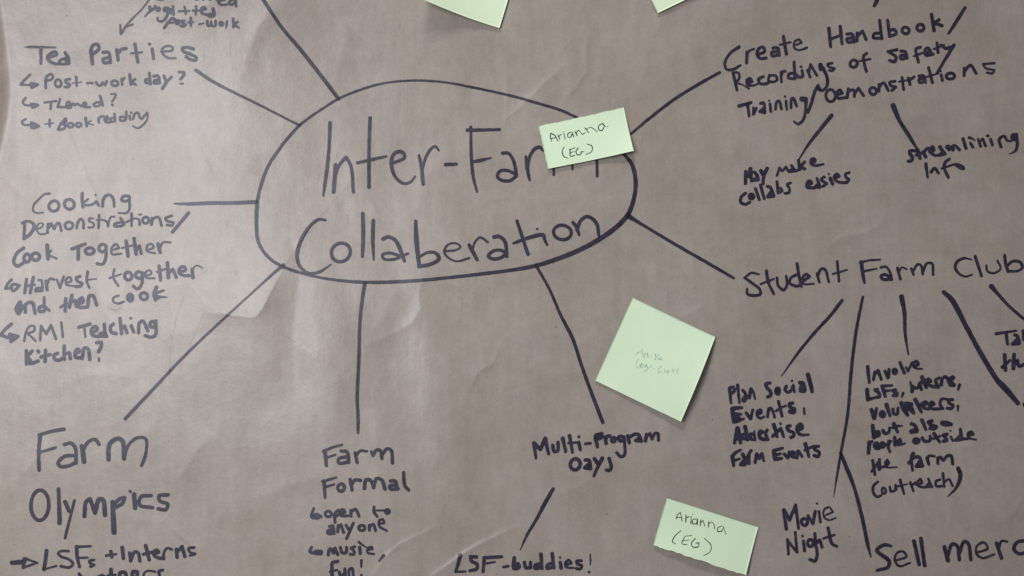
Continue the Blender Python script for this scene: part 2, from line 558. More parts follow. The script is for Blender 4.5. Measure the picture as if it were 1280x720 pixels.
INK_TEXT = """
#connector_line|thin arrow line running down to Tea Parties
@140 0 8 30
378,-12,20 300,90,18 220,170,18 150,245,20 95,335,24 / 82,250 86,338 140,270 205,245,22
#note_word|cut off word at the top edge
@140 0 8 26
440,-12 480,-4 520,-12 / 830,-12 850,-5 870,-12 / 905,-12 912,-4 / 960,-14 985,-2 / 1030,-14 1050,-4 / 1060,10 1130,-6 / 1062,-5 1068,30 1095,50 1145,46 / 1215,-14 1175,18 1172,42 1212,42 1235,-5 1242,66
#note_word|yoga
@175 0 9.846 34
120,85,37 125,135 160,110 / 185,75,31 165,115,29 110,150,26 62,200,24 / O 222,112 19,19 / 330,100,33 300,100 300,135 340,135 345,100 / 345,100,33 330,200,33 275,262,31 220,250,26 215,215,24 / O 383,138 18,22 / 408,80,29 412,178,31
#note_word|plus sign
@140 0 8 24
668,112 768,110 / 725,68 738,140
#note_word|tea
@175 0 9.846 34
690,75,33 685,180,29 / 650,130,29 760,130,24 / 755,130,26 810,110,29 790,90,33 755,110 760,160,33 830,185 / 900,110,40 910,190,37 850,200 850,175,26 905,165
#note_word|post
@175 0 9.846 33
400,225,29 350,270,31 298,345,35 / 340,280,29 400,225,33 430,240,26 410,275,24 370,285,22 / O 462,272 20,22 / 545,255,31 515,260 525,285,33 560,300 535,322 500,318 / 625,220,35 625,315,31 / 595,275,29 660,270,18
#note_word|work
@175 0 9.846 33
728,300,26 785,285,18 / 828,260,33 835,315 865,315 875,265,26 890,320 925,315 930,260,31 / O 1000,294 19,20 / 1055,350,13 1065,300,31 1070,260,26 / 1145,230,33 1150,330,37 / 1200,270,29 1165,300,37 1215,340,24
#heading_word|Tea
@20 50 8 27
85,72,8 120,70,22 240,70,24 395,75,18 / 248,80,34 248,235,28 / 325,175,30 405,145 395,120,30 350,130 315,170,34 330,205,34 380,235,28 440,240 / 490,125,34 520,180,34 530,235,24 / 500,180 440,205 440,235 520,238 490,190
#heading_word|Parties
@0 0 4 16
455,250,20 461,318,18 / 452,256 465,226 488,222 494,244 462,272 / 515,262 542,262 552,312 / 548,286 516,296 518,313 550,312 / 583,248 590,300 / 587,272 606,248 630,242 / 674,220 681,265 689,310 / 655,267 710,261,10 / 746,220 748,221 / 760,245 767,292 / 805,258 862,250 860,234 835,230 810,245 815,272 845,290 877,290,11 / 967,245 940,237 912,241 917,257 955,272 980,288 978,301 950,297 930,283
#hook_arrow|bullet arrow before Post-work day
@20 80 8 24
140,105 85,160 42,205 160,212 / 150,192 215,205 156,235 150,195,30
#note_word|Post
@20 80 8 27
298,240 295,190 305,130 345,102 368,122 352,155 305,165 / O 420,192 32,36 / 538,150 495,163 500,188 536,202 525,226 488,230 / 600,130 606,216 / 565,190 655,180,14
#note_word|work
@20 80 8 27
712,190 765,190 / 800,182 822,212 856,208 864,184 890,210 906,170 / O 986,192 34,26 / 1060,205 1056,150 1062,162 1082,140 / 1135,108,32 1148,200,32 / 1190,152 1152,178 1196,206
#note_word|day
@130 80 8 30
453,92 462,200 / 452,152 415,158 418,184 460,190 / 495,122 538,118 556,190 / 548,155 502,168 502,190 556,188 / 600,120 620,175 / 672,130 625,180 582,248
#note_word|question mark
@130 80 8 30
750,80 798,86 794,115 765,150 / 765,198,20 787,195,20
#hook_arrow|bullet arrow before Themed
@20 80 8 24
95,340 68,375 80,405 140,415 / 152,398,30 218,410 165,432 152,400
#note_word|Themed
@20 80 8 22
285,385 400,370 / 350,385,26 345,450,26 / 440,350 415,430 500,432 / 500,428 542,402 522,376 502,400 508,436 545,440 / 545,435 572,396 590,412 610,396 650,420 / 660,420 702,402 690,382 668,402 680,430 740,430 / 840,320,28 866,412,28 / 845,382 795,388 775,410 800,424 850,405
#note_word|question mark
@20 80 8 22
952,300 995,300 985,340 960,375 / 962,406,28 964,410,28
#hook_arrow|bullet arrow before Book reading
@20 80 8 22
95,550 60,575 75,605 150,610 / 155,588,30 225,620 160,638 155,590
#note_word|Book
@20 80 8 24
285,600 375,590,14 / 335,555 335,625 / 500,545 450,590 420,655 / 490,545 500,575 450,600 492,615 480,645 425,660 / O 544,612 26,22 / O 625,608 26,20 / 695,540,28 707,620,28 / 750,565 712,590 775,610,14
#note_word|reading
@20 80 8 24
828,585 826,545 862,522 882,530 / 885,562 922,546 908,522 886,545 895,578 935,584 / 982,498 988,570 946,576 950,545 982,540 / 1102,474 1092,560 1042,562 1042,532 1094,528 / 1134,520 1142,555 / 1150,485 1152,488
@130 80 8 24
290,550 306,500 338,488 355,530 375,548 402,520 430,488 / 434,490 434,542 392,608 335,640 288,622,18
#heading_word|Cooking
@30 230 8 30
255,95,22 210,100 150,150 95,215 92,265 125,290 190,284,18 / O 298,220 50,52 / O 452,203 50,48 / 582,92,34 580,165,32 588,232,28 / 640,150,22 600,185,22 600,205 660,210,26 705,190,24 722,175 745,215,28 / 714,110,20 716,112,20 / 785,222,32 790,160 820,115 865,112 895,160 900,222,28 / 985,130 975,160 1010,172 1045,160 1050,125 1000,122 985,135 / 1052,125,32 1050,260,26 1020,290,24 945,288,18
#heading_word|Demonstrations
@30 230 8 27
5,400,30 0,530 / -20,390 30,372,28 85,390 100,430,34 60,500 0,545 / 110,455 175,430 190,400 160,390 130,420 130,470 160,500 212,498,18 / 232,485 240,400 / 245,440 270,395 295,440 300,450 325,400 350,390 372,465 / O 448,415 38,38 / 525,440 545,370 570,350 590,370 595,440 / 690,345,22 655,345 650,370 695,395 690,430 645,435 / 750,310 745,440,26 / 725,360,20 790,360 835,385 840,420,26 845,380 870,330 905,325,18 / 965,340 1000,395 1000,405 / 985,378 905,400 905,420 960,422 1000,405 / 1075,295,28 1075,420,24 / 1025,380,20 1110,345,20 1150,360 1155,405,28 / 1150,306,18 1172,303,18 / O 1215,362 30,32 / 1278,340 1272,405 1290,350 1330,330 1355,345 1375,415
@0 180 4 14
858,358 826,372 836,385 866,393 860,406 835,405
#slash_mark|slash after Demonstrations
@0 180 4 14
942,345,18 862,440,16
#heading_word|Cook
@0 180 4 17
118,520 85,545 68,590 85,610 115,595 / O 135,570 15,20 / O 178,563 19,19 / 235,506,20 240,574,18 / 255,532 242,552 282,572,11
#heading_word|Together
@0 180 4 16
358,525 425,500 / 392,520,18 390,575,18 / O 448,535 21,17 / O 512,520 18,19 / 530,512 528,570 513,600 485,598 / 555,532 595,520 580,500 558,520 560,550 606,548,11 / 630,485,18 640,560,18 / 610,520 670,505,11 / 670,473,18 680,550,18 / 680,530 697,510 706,547 / 732,532 768,516 755,498 735,510 735,535 775,546,11 / 790,500,19 800,542,18 / 798,520 815,492 850,492,11
#hook_arrow|bullet arrow before Harvest
@0 320 8 27
115,235 75,280 52,325 105,322 / 108,305 135,282 196,294 130,350 110,310
#note_word|Harvest
@0 320 8 32
264,232 246,370 / 332,212 300,370 / 255,300,24 350,288,20 / 385,240,24 412,242 424,345 / 412,318 362,328 358,350 415,345 / 470,340 460,250 / 466,280 500,228,26 542,235,22 / 568,238 600,318 636,206,24 / 665,268 712,248 696,212 660,235 662,285 730,300,22 / 798,204 765,218 772,250 818,275 800,302 750,304 / 876,158,30 868,250 892,318,24 / 860,240,22 962,229,16
#note_word|together
@110 320 8 31
262,132 252,210 302,300,24 / 215,220,22 332,180,18 / O 401,200 38,38 / O 508,190 36,32 / 546,166 532,290 490,330 452,300 / 582,198 632,176 615,142 575,165 582,215 662,222,22 / 710,102,34 726,240,34 / 690,160,24 770,130,24 / 794,68,34 802,215,38 / 805,172 850,132 882,212 / 915,158 972,140 960,106 920,120 908,165 960,196 1008,196 / 1048,215,36 1040,130,32 / 1046,130 1080,96 1142,116,16
#note_word|and
@0 320 8 34
200,468,46 168,530,50 185,572,44 225,500,40 / 252,562 258,482 320,466 350,572 / 440,412 446,500 492,546,26 / 440,498 392,515 392,550 440,548 456,515
#note_word|then
@0 320 8 34
656,425 650,550 / 605,512,26 665,470 / 718,392 692,510,38 / 700,465 750,445 762,500,36 / 788,480 832,452 820,416 790,440 788,508 860,512 / 876,510 892,402 930,398 966,490
#note_word|cook
@110 320 8 30
305,395 255,418 252,456 300,474 358,456,22 / O 420,416 28,34 / 420,400,44 420,430,44 / O 558,402 38,34 / 685,312,36 662,380,38 674,440,32 / 752,345,24 690,365,30 / 665,395,50 690,415,48 720,410,30 790,412,12
#hook_arrow|thick bullet arrow before RMI
@0 380 8 32
115,200 50,255 5,310 72,335 / 100,300 180,325 110,375 95,310 / 105,330,50 145,328,50
#note_word|RMI
@0 380 8 34
240,372,22 262,270 300,220 344,225 336,270 275,292 355,370 / 400,360,24 410,220 462,302 508,212 558,348,28 / 612,182 627,328,26
#note_word|Teaching
@0 380 8 34
788,232 898,200 / 842,225 852,328,22 / 920,292 972,252 952,224 915,255 922,310 985,325 / 1042,202 1050,290 1066,322 995,322 1004,295 1045,292 / 1132,200 1106,225 1112,282 1160,296
@0 360 4 17
600,153 607,228 / 606,205 622,190 634,222 / 652,150,12 655,152,12 / 656,190,18 668,220,16 / 692,224 696,176 714,165 738,214 / O 762,182 13,15 / 778,165 776,235 756,246 726,238
#note_word|kitchen
@0 380 8 35
262,468 264,600 / 320,470 270,530 300,560 / 270,595 320,592 378,570 / 378,470 384,478 / 455,462 450,575 / 410,530 500,505 / 575,492 540,512 545,550 585,562 620,545 / 640,418 642,552 / 645,502 690,490 702,545 / 750,500 792,470 778,450 752,480 755,530 800,540 / 820,545 845,440 880,450 896,555
#note_word|question mark
@0 380 8 35
965,388 1012,385 1008,430 985,478 / 988,545 990,568,26
#large_heading_word|Farm
@0 540 4 18
201,15,20 193,100,18 195,190,18 / 195,15,16 260,-4,18 318,-14,20 / 195,102 278,78,14 / 322,62 355,56 376,80 380,155 / 376,118 322,122 290,155 302,172 340,170 378,152 / 410,72,24 420,148,24 / 412,95 440,50 475,38 495,62 / 542,138,22 548,60 590,33 612,45 620,132 / 620,130 642,65 690,28 728,35 728,110 708,168,16
#large_heading_word|Olympics
@0 540 4 18
O 199,366 46,73 / 292,285,18 298,455,22 / 325,350,20 345,395 / 372,342 350,430 325,530,14 / 422,420,20 430,350 450,335 475,405 / 475,400 495,338 515,340 525,415,22 / 562,350,22 570,502,26 / 562,368 600,334 622,328 612,356 572,380 / 650,297,15 652,299,15 / 670,312,22 675,380,22 / 755,318 705,324 698,365 762,378 / 840,314 795,320 800,345 838,362 828,388 790,384
#hook_arrow|solid arrow before LSFs plus Interns
@0 640 8 36
120,508,46 240,498,48 / 240,462 372,508,24 230,556,28 245,470,40
#note_word|LSFs
@0 640 8 36
466,388,38 452,500 438,574 / 438,574 562,540,22 / 684,392,28 620,390 582,412 604,440 700,482 728,520 690,554 608,542,28 / 765,348,38 772,450,36 795,548,30 / 765,348,28 908,342,24 / 780,460,26 876,456,22 / 938,480,30 895,490 905,515 940,530 905,545
#note_word|plus sign
@0 640 8 36
1062,435,30 1160,422,24 / 1108,395,34 1118,450,36
#note_word|Interns
@100 640 8 34
422,355,40 433,462,38 / 495,410 505,488 545,402 582,410 598,490 / 656,336,38 692,480,34 / 635,422 725,402 / 735,420 788,402 768,382 735,402 748,442 800,462 830,460 / 838,470 838,410 872,362,28 918,376,24 / 962,372 970,452 / 972,400 1020,345 1048,445 / 1142,355,28 1085,366 1098,400 1150,418 1098,435
#note_word|cut off word at the bottom edge
@100 640 8 34
-10,618 12,650 / 185,650 220,636 245,650 / 308,575,40 310,660,40 / 280,640 350,632 / 395,655 402,608,38 452,608,36 462,655 / 522,655 530,600,38 570,600 570,650 / 632,658 642,610 680,588 752,598,22 / 828,580,30 790,592 798,650
#heading_word|Farm
@320 540 4 17
344,95,20 352,168,16 / 336,97 380,78,14 430,64,12 / 348,130 397,114,12 / 425,95 455,100 464,152 / 458,122 412,135 416,156 462,150 / 495,105 506,152 / 498,122 520,95 554,97,14 / 577,100 585,118 600,92 620,92 630,132 / 628,118 655,84 676,92 682,155
#heading_word|Formal
@320 540 4 17
340,245,18 345,328,15 / 332,248,15 400,228,12 / 345,276 390,262,12 / O 425,278 17,18 / 470,236 480,290 / 478,262 495,240 522,242 / 542,282,18 550,240 572,242 588,278 / 588,275 602,234 628,240 645,285,18 / 672,245 696,246 706,286 / 700,265 670,270 673,285 710,283 / 738,203 744,268 763,290
#hook_arrow|bullet arrow before open to anyone
@370 620 7.2 26
158,112 140,190 195,200 / 165,185,34 180,165,28 225,185 185,202
#note_word|open
@370 620 7.2 27
O 290,162 27,26 / 352,238 348,160 385,128 402,150 358,182 / 395,160 440,145 422,120 395,140 408,175 468,178 / 495,182 494,130 / 495,145 535,120 568,182
#note_word|to
@370 620 7.2 27
702,98 700,140 730,182 / 715,130,18 790,130,18 / O 822,140 18,17 / 815,140,34 830,140,34
#note_word|anyone
@370 620 7.2 27
300,275 330,270 342,338 / 328,300 285,318 290,335 338,335,32 / 375,322 380,265 / 380,285 405,258 428,328 / 450,262 480,312 / 515,245 482,320 455,384 / O 592,288 27,25 / 660,308 660,262 / 664,275 695,255 716,312 / 748,248 792,240 782,212 750,220 750,272 815,312,22
#hook_arrow|bullet arrow before music
@370 620 7.2 27
140,462 125,500 180,520 / 180,508,50 220,508,50
#note_word|music
@370 620 7.2 27
290,530,30 300,480 318,478 335,512 350,468 375,525 / 400,465,30 415,510 450,508 455,462 / 528,455 495,470 522,498 518,525 488,524 / 572,460,30 578,518 / 565,415,26 590,435,22 640,465,10 / 650,485 688,475 680,458 648,468 645,510 700,522,20
#punctuation_mark|comma after music
@370 620 7.2 27
788,538,28 750,585,18
#note_word|fun
@370 620 7.2 27
375,590,32 330,600,32 322,650 326,735 / 305,682 370,665,20 / 390,685 402,725 432,700 440,655 445,735 / 475,735 480,660 505,655 516,735
#punctuation_mark|exclamation mark after fun
@370 620 7.2 27
588,582,26 588,636,18 / 588,714 588,722
#connector_line|short line from Multi-Program Days to LSF-buddies
@640 540 4 18
205,285,18 165,355,20 120,440,16 75,515,14 42,588,5
#note_word|Multi
@655 525 7.111 32
106,338,26 88,205,36 145,262,34 188,165,36 218,300,28 / 255,225 268,278 300,270 302,200 / 345,165,36 370,280,30 / 405,140,34 430,286,28 / 395,205,24 465,200,20 / 488,200 500,262 / 487,148,26 489,150,26
#note_word|Program
@655 525 7.111 32
545,212,26 590,208,26 / 652,238,30 640,140,36 690,122,32 692,150 650,172 / 722,150 730,208 / 725,172 745,142 762,142 / O 795,175 16,18 / 790,172,30 800,178,30 / O 862,165 22,22 / 890,148,28 892,310,28 860,326 822,290 / 922,140 935,202 / 930,158 968,134 / 985,125 1018,130 1042,188 / 1030,158,34 992,182,32 1030,186 / 1080,185 1090,130,34 / 1092,145 1120,120 1138,170,28 1160,122,28 1190,122 1195,180
#note_word|Days
@655 525 7.111 32
O 455,394 43,50 / 545,355 578,360 592,432 / 575,395,34 540,425,34 585,432 / 625,345,34 658,388,38 / 695,340,36 660,410 620,498,26 / 755,342 775,420 755,448 732,444
#note_word|LSF
@555 660 6.4 28
130,218,32 112,290 92,350 172,348,18 / 260,232 212,228 218,262 266,292 260,328 208,342 / 322,240,30 312,348,26 / 320,238 460,230 / 330,285,22 405,272,18
#note_word|buddies
@555 660 6.4 28
475,312,22 515,305,22 / 562,240,32 560,320,34 600,312,32 592,285,28 / 565,300,36 585,300,30 / 643,275 655,318 688,312 692,275 / 690,275 694,322,20 / 775,210,32 785,325,24 / 768,285 730,298 728,322 780,315 / 865,205,30 880,322,24 / 862,282 826,298 825,322 875,312 / 930,275 936,320 / 928,236,19 930,238,19 / 972,300,24 1018,280,22 998,258,24 972,280 978,312 1036,320,18 / 1098,262,24 1062,264,24 1068,288,26 1102,302,24 1090,328,24 1060,324,24
#punctuation_mark|exclamation mark after buddies
@555 660 6.4 28
1170,210,10 1172,260,14 1170,298,10 / 1160,352,20 1162,354,20
#title_word|Inter
@320 0 4 18
370,615,20 366,720,17 356,840,18 345,915,17 336,980,10 / 398,825,20 388,960,20 / 390,910,17 410,835 450,786 474,830 487,960,16 / 570,590,18 565,760,17 565,935,18 / 508,814,16 600,793,16 652,782,12 / 680,815,15 720,802 742,788 737,765 712,758 688,772 677,805,19 684,858,18 705,895 742,918,15 775,908 795,882,11 / 815,778,14 828,840,19 835,920,18 / 830,850,15 848,790 872,748 895,732,14 914,752,10
#title_word|Farm
@320 0 4 18
948,823,18 1003,820,15
@540 130 6.545 26
318,188,24 322,440,26 338,600,26 368,718,18 / 290,214,30 420,212,26 552,209,24 / 325,475,26 400,460,28 482,440,14 / 578,402,28 622,402,24 662,452,26 688,560,28 690,592,26 / 690,588 640,626 565,622 535,590 558,548 620,545 692,580 / 768,430,22 780,530,32 798,622,22 / 782,520,26 800,432,26 842,366,30 882,354,30 912,380,26
@640 180 4 15
207,60 209,155,13 / 209,80 240,20 280,20 299,60 302,126,12 / 302,60 340,10 400,10 420,50 426,160,15
#title_word|Collaberation
@320 180 4 17
347,380,14 312,378 272,408 228,475,19 206,555,19 220,612,16 262,645,15 315,640,15 375,602,8 / O 424,542 47,47 / 533,348,18 536,450,20 532,562,17 / 586,383,20 584,480,19 588,578,10 / 635,475 660,465 695,480 722,530,19 742,585,17 / 758,548,14 690,576 640,574 632,555,15 668,545 725,562 / 798,385,16 802,480,24 816,614,19 / 814,612 870,602 914,575,19 900,546 860,542 820,562,13 / 950,535 1000,530 1022,515 1005,498 965,500 941,535 957,565 1002,586 1066,570,11 / 1066,505,18 1085,540,20 1105,578,17 / 1080,540 1095,490 1120,467 1158,490,12 / 1190,465 1215,462 1245,490,19 1254,562,17 / 1250,545 1222,531 1185,536 1162,560 1185,575 1225,568 1253,548
@640 180 4 17
25,385,16 50,460,18 80,552,18 / 8,496,14 80,470,19 155,455,20 163,478,15 176,504,13 / 125,424,12 127,426,12 / O 252,442 43,37 / 305,392,15 322,415,18 335,454,15 / 325,430 342,385 372,363,18 400,372 425,402,18 434,458,15
#oval_outline|hand drawn oval around the title
@0 0 1 4
352.5,181,3.8 362,170,3.6 375,156,3.2 402,136.5,3 425,122.5,3 460,109,3 480,104,2.8 517,100.5,2.8 555,102.8,2.8 585,108,3 640,120,3.2 672,129,3.4 700,137.5,3.5 722,147.5,3.5 752,164,3.6 781,194,4 790,206,5 794.5,225,5.2 793,245,5.2 786,266,5.6 772,282.5,6 750,298.5,6 722,313.5,5.8 690,326,5.6 670,332,5.2 640,337.5,4.6 570,346,4.2 510,351.5,4.2 455,352.8,4.2 420,350,3.6 387,344,3.4 352,332.5,3.8 335,321,4 323,302.5,4.2 320.5,275,4.6 322,250,4.4 326,232,4.2 336,206,4 353,181,3.8
#connector_line|line rising from the oval to the top edge
@0 0 1 4
326,-5,4.6 352,34,4.2 374,60,4.8 400,93,4.8 423,123.5,4.8
#connector_line|line from the oval to Tea Parties
@0 0 1 4
245,88,4.5 268,103,4 320,129,3 375,157,3
#connector_line|short line from the oval to Cooking Demonstrations
@0 0 1 4
218,254.6,2.2 235,254.8,4 262,253.8,4.8 290,253.6,4.6 320,252.5,5
#connector_line|line from the oval to Farm Olympics
@0 0 1 4
354,331.5,5 346,338,4 320,361.5,2.6 280,398,3 230,445.5,3.6 190,488,4 156.5,523.5,4.6
#connector_line|line from the oval to Farm Formal
@0 0 1 4
455.8,354,4.6 453.5,370,4.6 450,400,4.2 448.5,450,4.3 446.5,500,4.3 447.5,520,4.3 447.5,541,3.5
#connector_line|line from the oval to Multi-Program Days
@0 0 1 4
670,332,3.6 686,360,3.6 700,392,3.8 716,424,4.6 728,460,4.2 742,498,4.6 753.5,528,4.6
#connector_line|line from the oval to Student Farm Club
@0 0 1 4
785,270,7 790,273,5.5 800,279,4 845,306,4 880,326,4.2 917,347.5,3.4
#connector_line|line from the oval to Create Handbook
@0 0 1 4
789,167,3.2 813,147,3.8 843,124,3.8 872,106,3.8 899.5,90.5,3.8
#connector_line|line from Create Handbook to May make collabs
@0 0 1 4
1039.5,144.5,5 1025,162,4.4 1011,180,3.6 998,200,2
#connector_line|line from Create Handbook to streamlining
@0 0 1 4
1116.5,132,6.5 1124,150,5.2 1134,166,5 1142,179,4 1146.5,186,2.5
#connector_line|line from Student Farm Club to Plan Social Events
@960 360 4 16
370,62,17 310,140,16 240,215,16 150,325,14 68,440,5
#connector_line|long line from Student Farm Club to Movie Night
@960 360 4 16
474,45,13 440,220,16 415,430,17 400,620,15 384,720,15 365,820,14 345,940,11 328,1045,4
#connector_line|short line from Student Farm Club to Involve
@960 360 4 16
668,45,26 682,120,20 686,230,16 702,332,8
#connector_line|thick kinked line at the right of Involve
@960 360 4 16
878,20,20 920,60,26 990,190,24 1060,320,24 1150,465,26 1180,495,30 1250,576,22
#connector_line|line from Student Farm Club to the right edge
@960 360 4 16
1117,-8,24 1150,30,18 1200,85,15 1262,140,15 1300,170,14
#connector_line|branching line down to Sell merch
@960 540 4 18
363,105,16 385,160,20 430,275,18 470,425,19 500,570,17 514,624,8
#note_word|cut off stroke at the top edge
@895 0 4 20
806,-10 803,8,20 792,28,17
#slash_mark|slash after Handbook
@895 0 4 20
1245,38,16 1200,110,18 1163,167,14
#heading_word|Create
@895 0 4 16
115,235,17 75,262,14 45,310,16 52,345,14 82,348,15 122,326,12 / 155,260 153,314 / 155,280 165,255 188,245,12 / 208,272 242,258 235,235 212,245 207,275 222,292 250,290 / 285,240 308,240 316,276 / 310,258 280,262 280,278 314,274 / 337,182 352,270 / 318,224 372,211,11 / 388,228 428,214 415,198 392,210 392,240 415,250 456,238,11
#heading_word|Handbook
@895 0 4 16
564,142,18 573,232,16 / 621,132,18 630,218,16 / 572,195,14 628,175,14 / 655,170 680,170 690,210 / 685,188 655,195 660,210 690,206 / 705,205 706,165 / 708,180 732,155 750,196 / 818,102 829,192 / 825,165 790,170 788,188 828,190 / 858,102 868,182 / 868,150 895,150 900,168 868,182 / O 948,152 18,16 / O 1022,138 18,16 / 1078,72,18 1090,152,18 / 1115,98 1092,115 1130,128
#heading_word|Recordings
@920 80 8 27
-30,90 10,260,30 / -35,88 20,85 35,130 5,185,24 / 0,190 60,205 130,245,18 / 110,190 160,175 140,145 110,165,32 115,205 165,215 215,200,20 / 275,125,28 230,150,34 235,190,30 290,200 330,185 / 335,110 325,165 370,180 410,160 395,115 345,115,26 / 450,80 455,180 / 450,120 470,75,30 492,72 / 580,-20,30 590,145,30 / 580,90 530,100,30 525,135,30 580,145 610,110 / 645,25,22 655,30,22 / 660,65,30 665,125,32 620,130,28 / 715,60 740,130 / 730,80 745,5 760,30 810,115 / 845,10,46 850,50,46 / 870,40,38 910,130,32 910,215,30 870,262,28 830,258 815,235 / 960,-10,26 915,5,26 925,25 985,45 960,68 930,62,22
#heading_word|of
@895 0 4 15
O 688,318 18,18 / 754,266 738,280 742,320 752,356 / 718,305 772,295,10
#heading_word|Safety
@895 0 4 16
905,248 860,258 900,285 892,308 868,302 / 925,255 945,258 955,290 / 948,275 922,280 925,294 952,290 / 1022,236 1000,245 1012,310 / 990,280 1040,262,11 / 1045,265 1072,255 1060,240 1045,250 1050,275 1085,270 / 1105,215 1110,262 / 1090,245 1140,225,11 / 1125,225 1150,242 1170,235 / 1190,225,18 1150,290,16 1105,365,13
#heading_word|Training
@920 80 8 27
30,420,36 150,385,30 / 115,400,36 132,520,28 / 175,440,30 175,500,34 205,440,26 / 245,395,30 275,390,32 290,480,28 / 275,445,34 240,475,34 285,485 / 330,365,22 332,367,22 / 340,400,30 348,475,28 / 395,450 405,380,28 430,370 455,450 / 490,325,24 492,327,24 / 500,370,30 508,455,26 / 550,435 555,350 570,340,30 605,420 / 660,350,52 695,350,48 / 700,350,36 695,470,30 670,560 620,600,28 580,575,20
#slash_mark|slash between Training and Demonstrations
@920 80 8 28
845,262,28 820,215,30 790,270 760,370,32 720,485,30
#heading_word|Demonstrations
@895 0 4 15
O 573,478 23,31 / 603,475 632,465 618,450 603,465 610,490 645,488 / 655,488,16 662,445 / 662,455 688,450 692,482 / 692,470 712,442 738,478 / O 785,455 17,17 / 815,455 815,422 / 817,432 838,414 862,452 / 895,405 868,413 874,428 898,435 880,452 / 930,388 938,447 / 915,408 962,400,10 / 962,390 970,422 / 965,402 990,385 / 1015,380 1038,380 1048,412 / 1042,394 1015,398 1018,412 1046,408 / 1063,338,16 1082,412,16 / 1050,385 1112,366,10 / 1126,375 1132,402 / 1122,355,11 1123,356,11 / O 1172,380 21,15
@960 0 4 15
980,378 982,340 / 984,355 1012,326 1040,366 / 1132,316,12 1075,320 1088,340 1132,350 1122,366 1095,362
#note_word|May
@920 190 11.077 52
130,435,48 135,270,48 / 140,280,52 175,340,48 200,235,60 215,400,40 / 255,280,43 290,320,50 305,380 / 280,370,60 235,390,45 300,385 / 345,260,52 370,300,64 / 430,230,55 385,330,50 375,440,40
#note_word|make
@910 180 8 29
490,315,26 515,240 540,268 580,228 600,268 / 635,215 665,262 / 650,245,32 615,275,32 690,265 / 706,165,32 715,255,34 / 765,180 720,225,32 765,250 / 830,190,34 870,170,34 858,148,34 832,160,34 838,202,30 890,214,28 955,200,22
#note_word|collabs
@910 180 8 32
175,492 132,530 130,585 175,602 215,582 / O 234,524 22,24 / 228,520,34 240,530,34 / 275,445 312,555 / 325,410,34 362,545,30 / 395,425 420,430 460,515 / 430,485,40 400,525,40 450,520 / 490,378,30 500,488 540,470 525,440,26 / 625,388,28 592,405 615,450 608,485 568,494
#note_word|easies
@910 180 8 31
800,415 835,388 815,368 790,390 790,430 860,440 / 890,345 922,428 / 905,400,34 875,428,34 915,430 / 962,330 932,355 985,395 950,422 / 1022,342,36 1047,398,34 / 1006,298,20 1010,302,18 / 1065,348 1112,322 1090,300 1062,325 1080,368 1140,385 1190,384 / 1212,285,28 1175,300 1178,330 1208,355 1190,380
#note_word|streamlining
@1130 160 16 71
200,455,67 110,460,62 120,520,71 165,580,74 150,650,69 85,665,62 / 265,440,95 320,600,74 / 240,540,60 400,480,67 / 380,480,71 435,580,69 / 400,470,60 470,410,67 540,420 / 520,470,76 590,430,79 570,370,60 530,420,67 540,490 620,545,55 680,545,55 / 720,380,76 760,440,74 820,510,60 / 770,500,79 700,545,64 820,520,67 / 870,380,95 900,430,71 / 890,360,60 980,430,79 / 960,380,71 1010,350,60 1110,435,67 / 1180,215,71 1240,405,67
@1120 150 8 30
732,176,30 760,185,24 790,205,14 / 745,232,30 768,272,30 / 820,190,26 845,262,28 / 840,215,22 868,188,28 895,258,28 / 945,192,30 965,250,30 / 912,158,28 925,158,26 / 1050,268,32 1032,195 1080,160 1112,205 1150,212,22 / O 1180,172 24,26 / 1180,165,42 1182,180,42 / 1205,145,34 1212,260,30 1190,312,26 1132,340,8
#note_word|Info
@1120 150 8 31
298,440,36 316,572,26 / 350,520 385,482 425,530 / 535,390 495,420 480,470 522,572 / 455,485 590,440,22 / 610,450,44 650,470,52 670,480,44
#large_heading_word|Student
@900 310 6.4 23
312,210,16 250,200,20 195,238,20 250,275,24 320,335,24 322,368,24 285,380 220,368,24 216,325,16 / 372,183,26 385,270,24 430,368,22 / 325,288,18 430,248,18 / 455,240 465,300 508,336 535,300 530,225 / 616,125,26 632,220,24 652,308,20 / 612,215 566,240 558,280 620,305 650,285 / 665,265 715,228,26 690,210 660,240 668,285 750,287,16 / 775,205,22 795,272,20 / 780,225 810,168 840,172 870,270 / 938,108,22 952,266,20 / 903,208,18 1018,174,14
#large_heading_word|Farm
@900 310 6.4 23
1130,112,30 1140,190,30 1156,278,20 / 1118,116,18 1200,98,18 1282,94,14 / 1140,188,22 1255,165,14
@1080 310 6.4 21
135,155 175,150 206,190 222,248 / 215,238 165,212 135,225,24 150,248,26 220,252,24 / 268,160,24 290,248,24 / 280,195 300,156 342,170,16 / 378,165,22 396,212,20 / 390,190 430,130 455,140 470,208 / 470,195 502,125 545,125 553,212
#large_heading_word|Club
@1080 310 6.4 21
857,92,14 800,82,20 745,110,24 730,158,24 762,206,22 810,228,18 865,214,16 / 890,68,26 940,222,24 / 978,140 988,186 1040,200 1092,165 1068,102,18 / 1125,60,26 1135,130,26 1152,186,26 / 1140,148 1190,106 1250,115 1268,152,24 1235,182,20 1155,186
#note_word|Plan
@905 465 10.283 50
70,215,45 90,395,36 / 75,205,45 115,195 135,240,43 95,275,43 / 175,170,45 185,280 198,395,31 / 240,235,40 270,270,43 285,330 / 270,310,40 240,360,40 260,375,40 290,320 / 325,330,45 345,220,48 375,260 400,345,26
#note_word|Social
@905 465 10.283 50
590,140,40 540,155,45 550,200 595,250 600,300 560,320 / O 690,245 20,34 / 690,225,52 692,262,52 / 800,185,43 785,230 820,260 860,240,40 885,180,40 / 890,170,38 905,255,33 / 872,114,31 875,116,31 / 975,135,52 1010,150,60 1040,230,52 / 1000,200,71 985,240,52 1030,240,60 / 1080,35,55 1105,130,55 1132,250,48
#note_word|Events
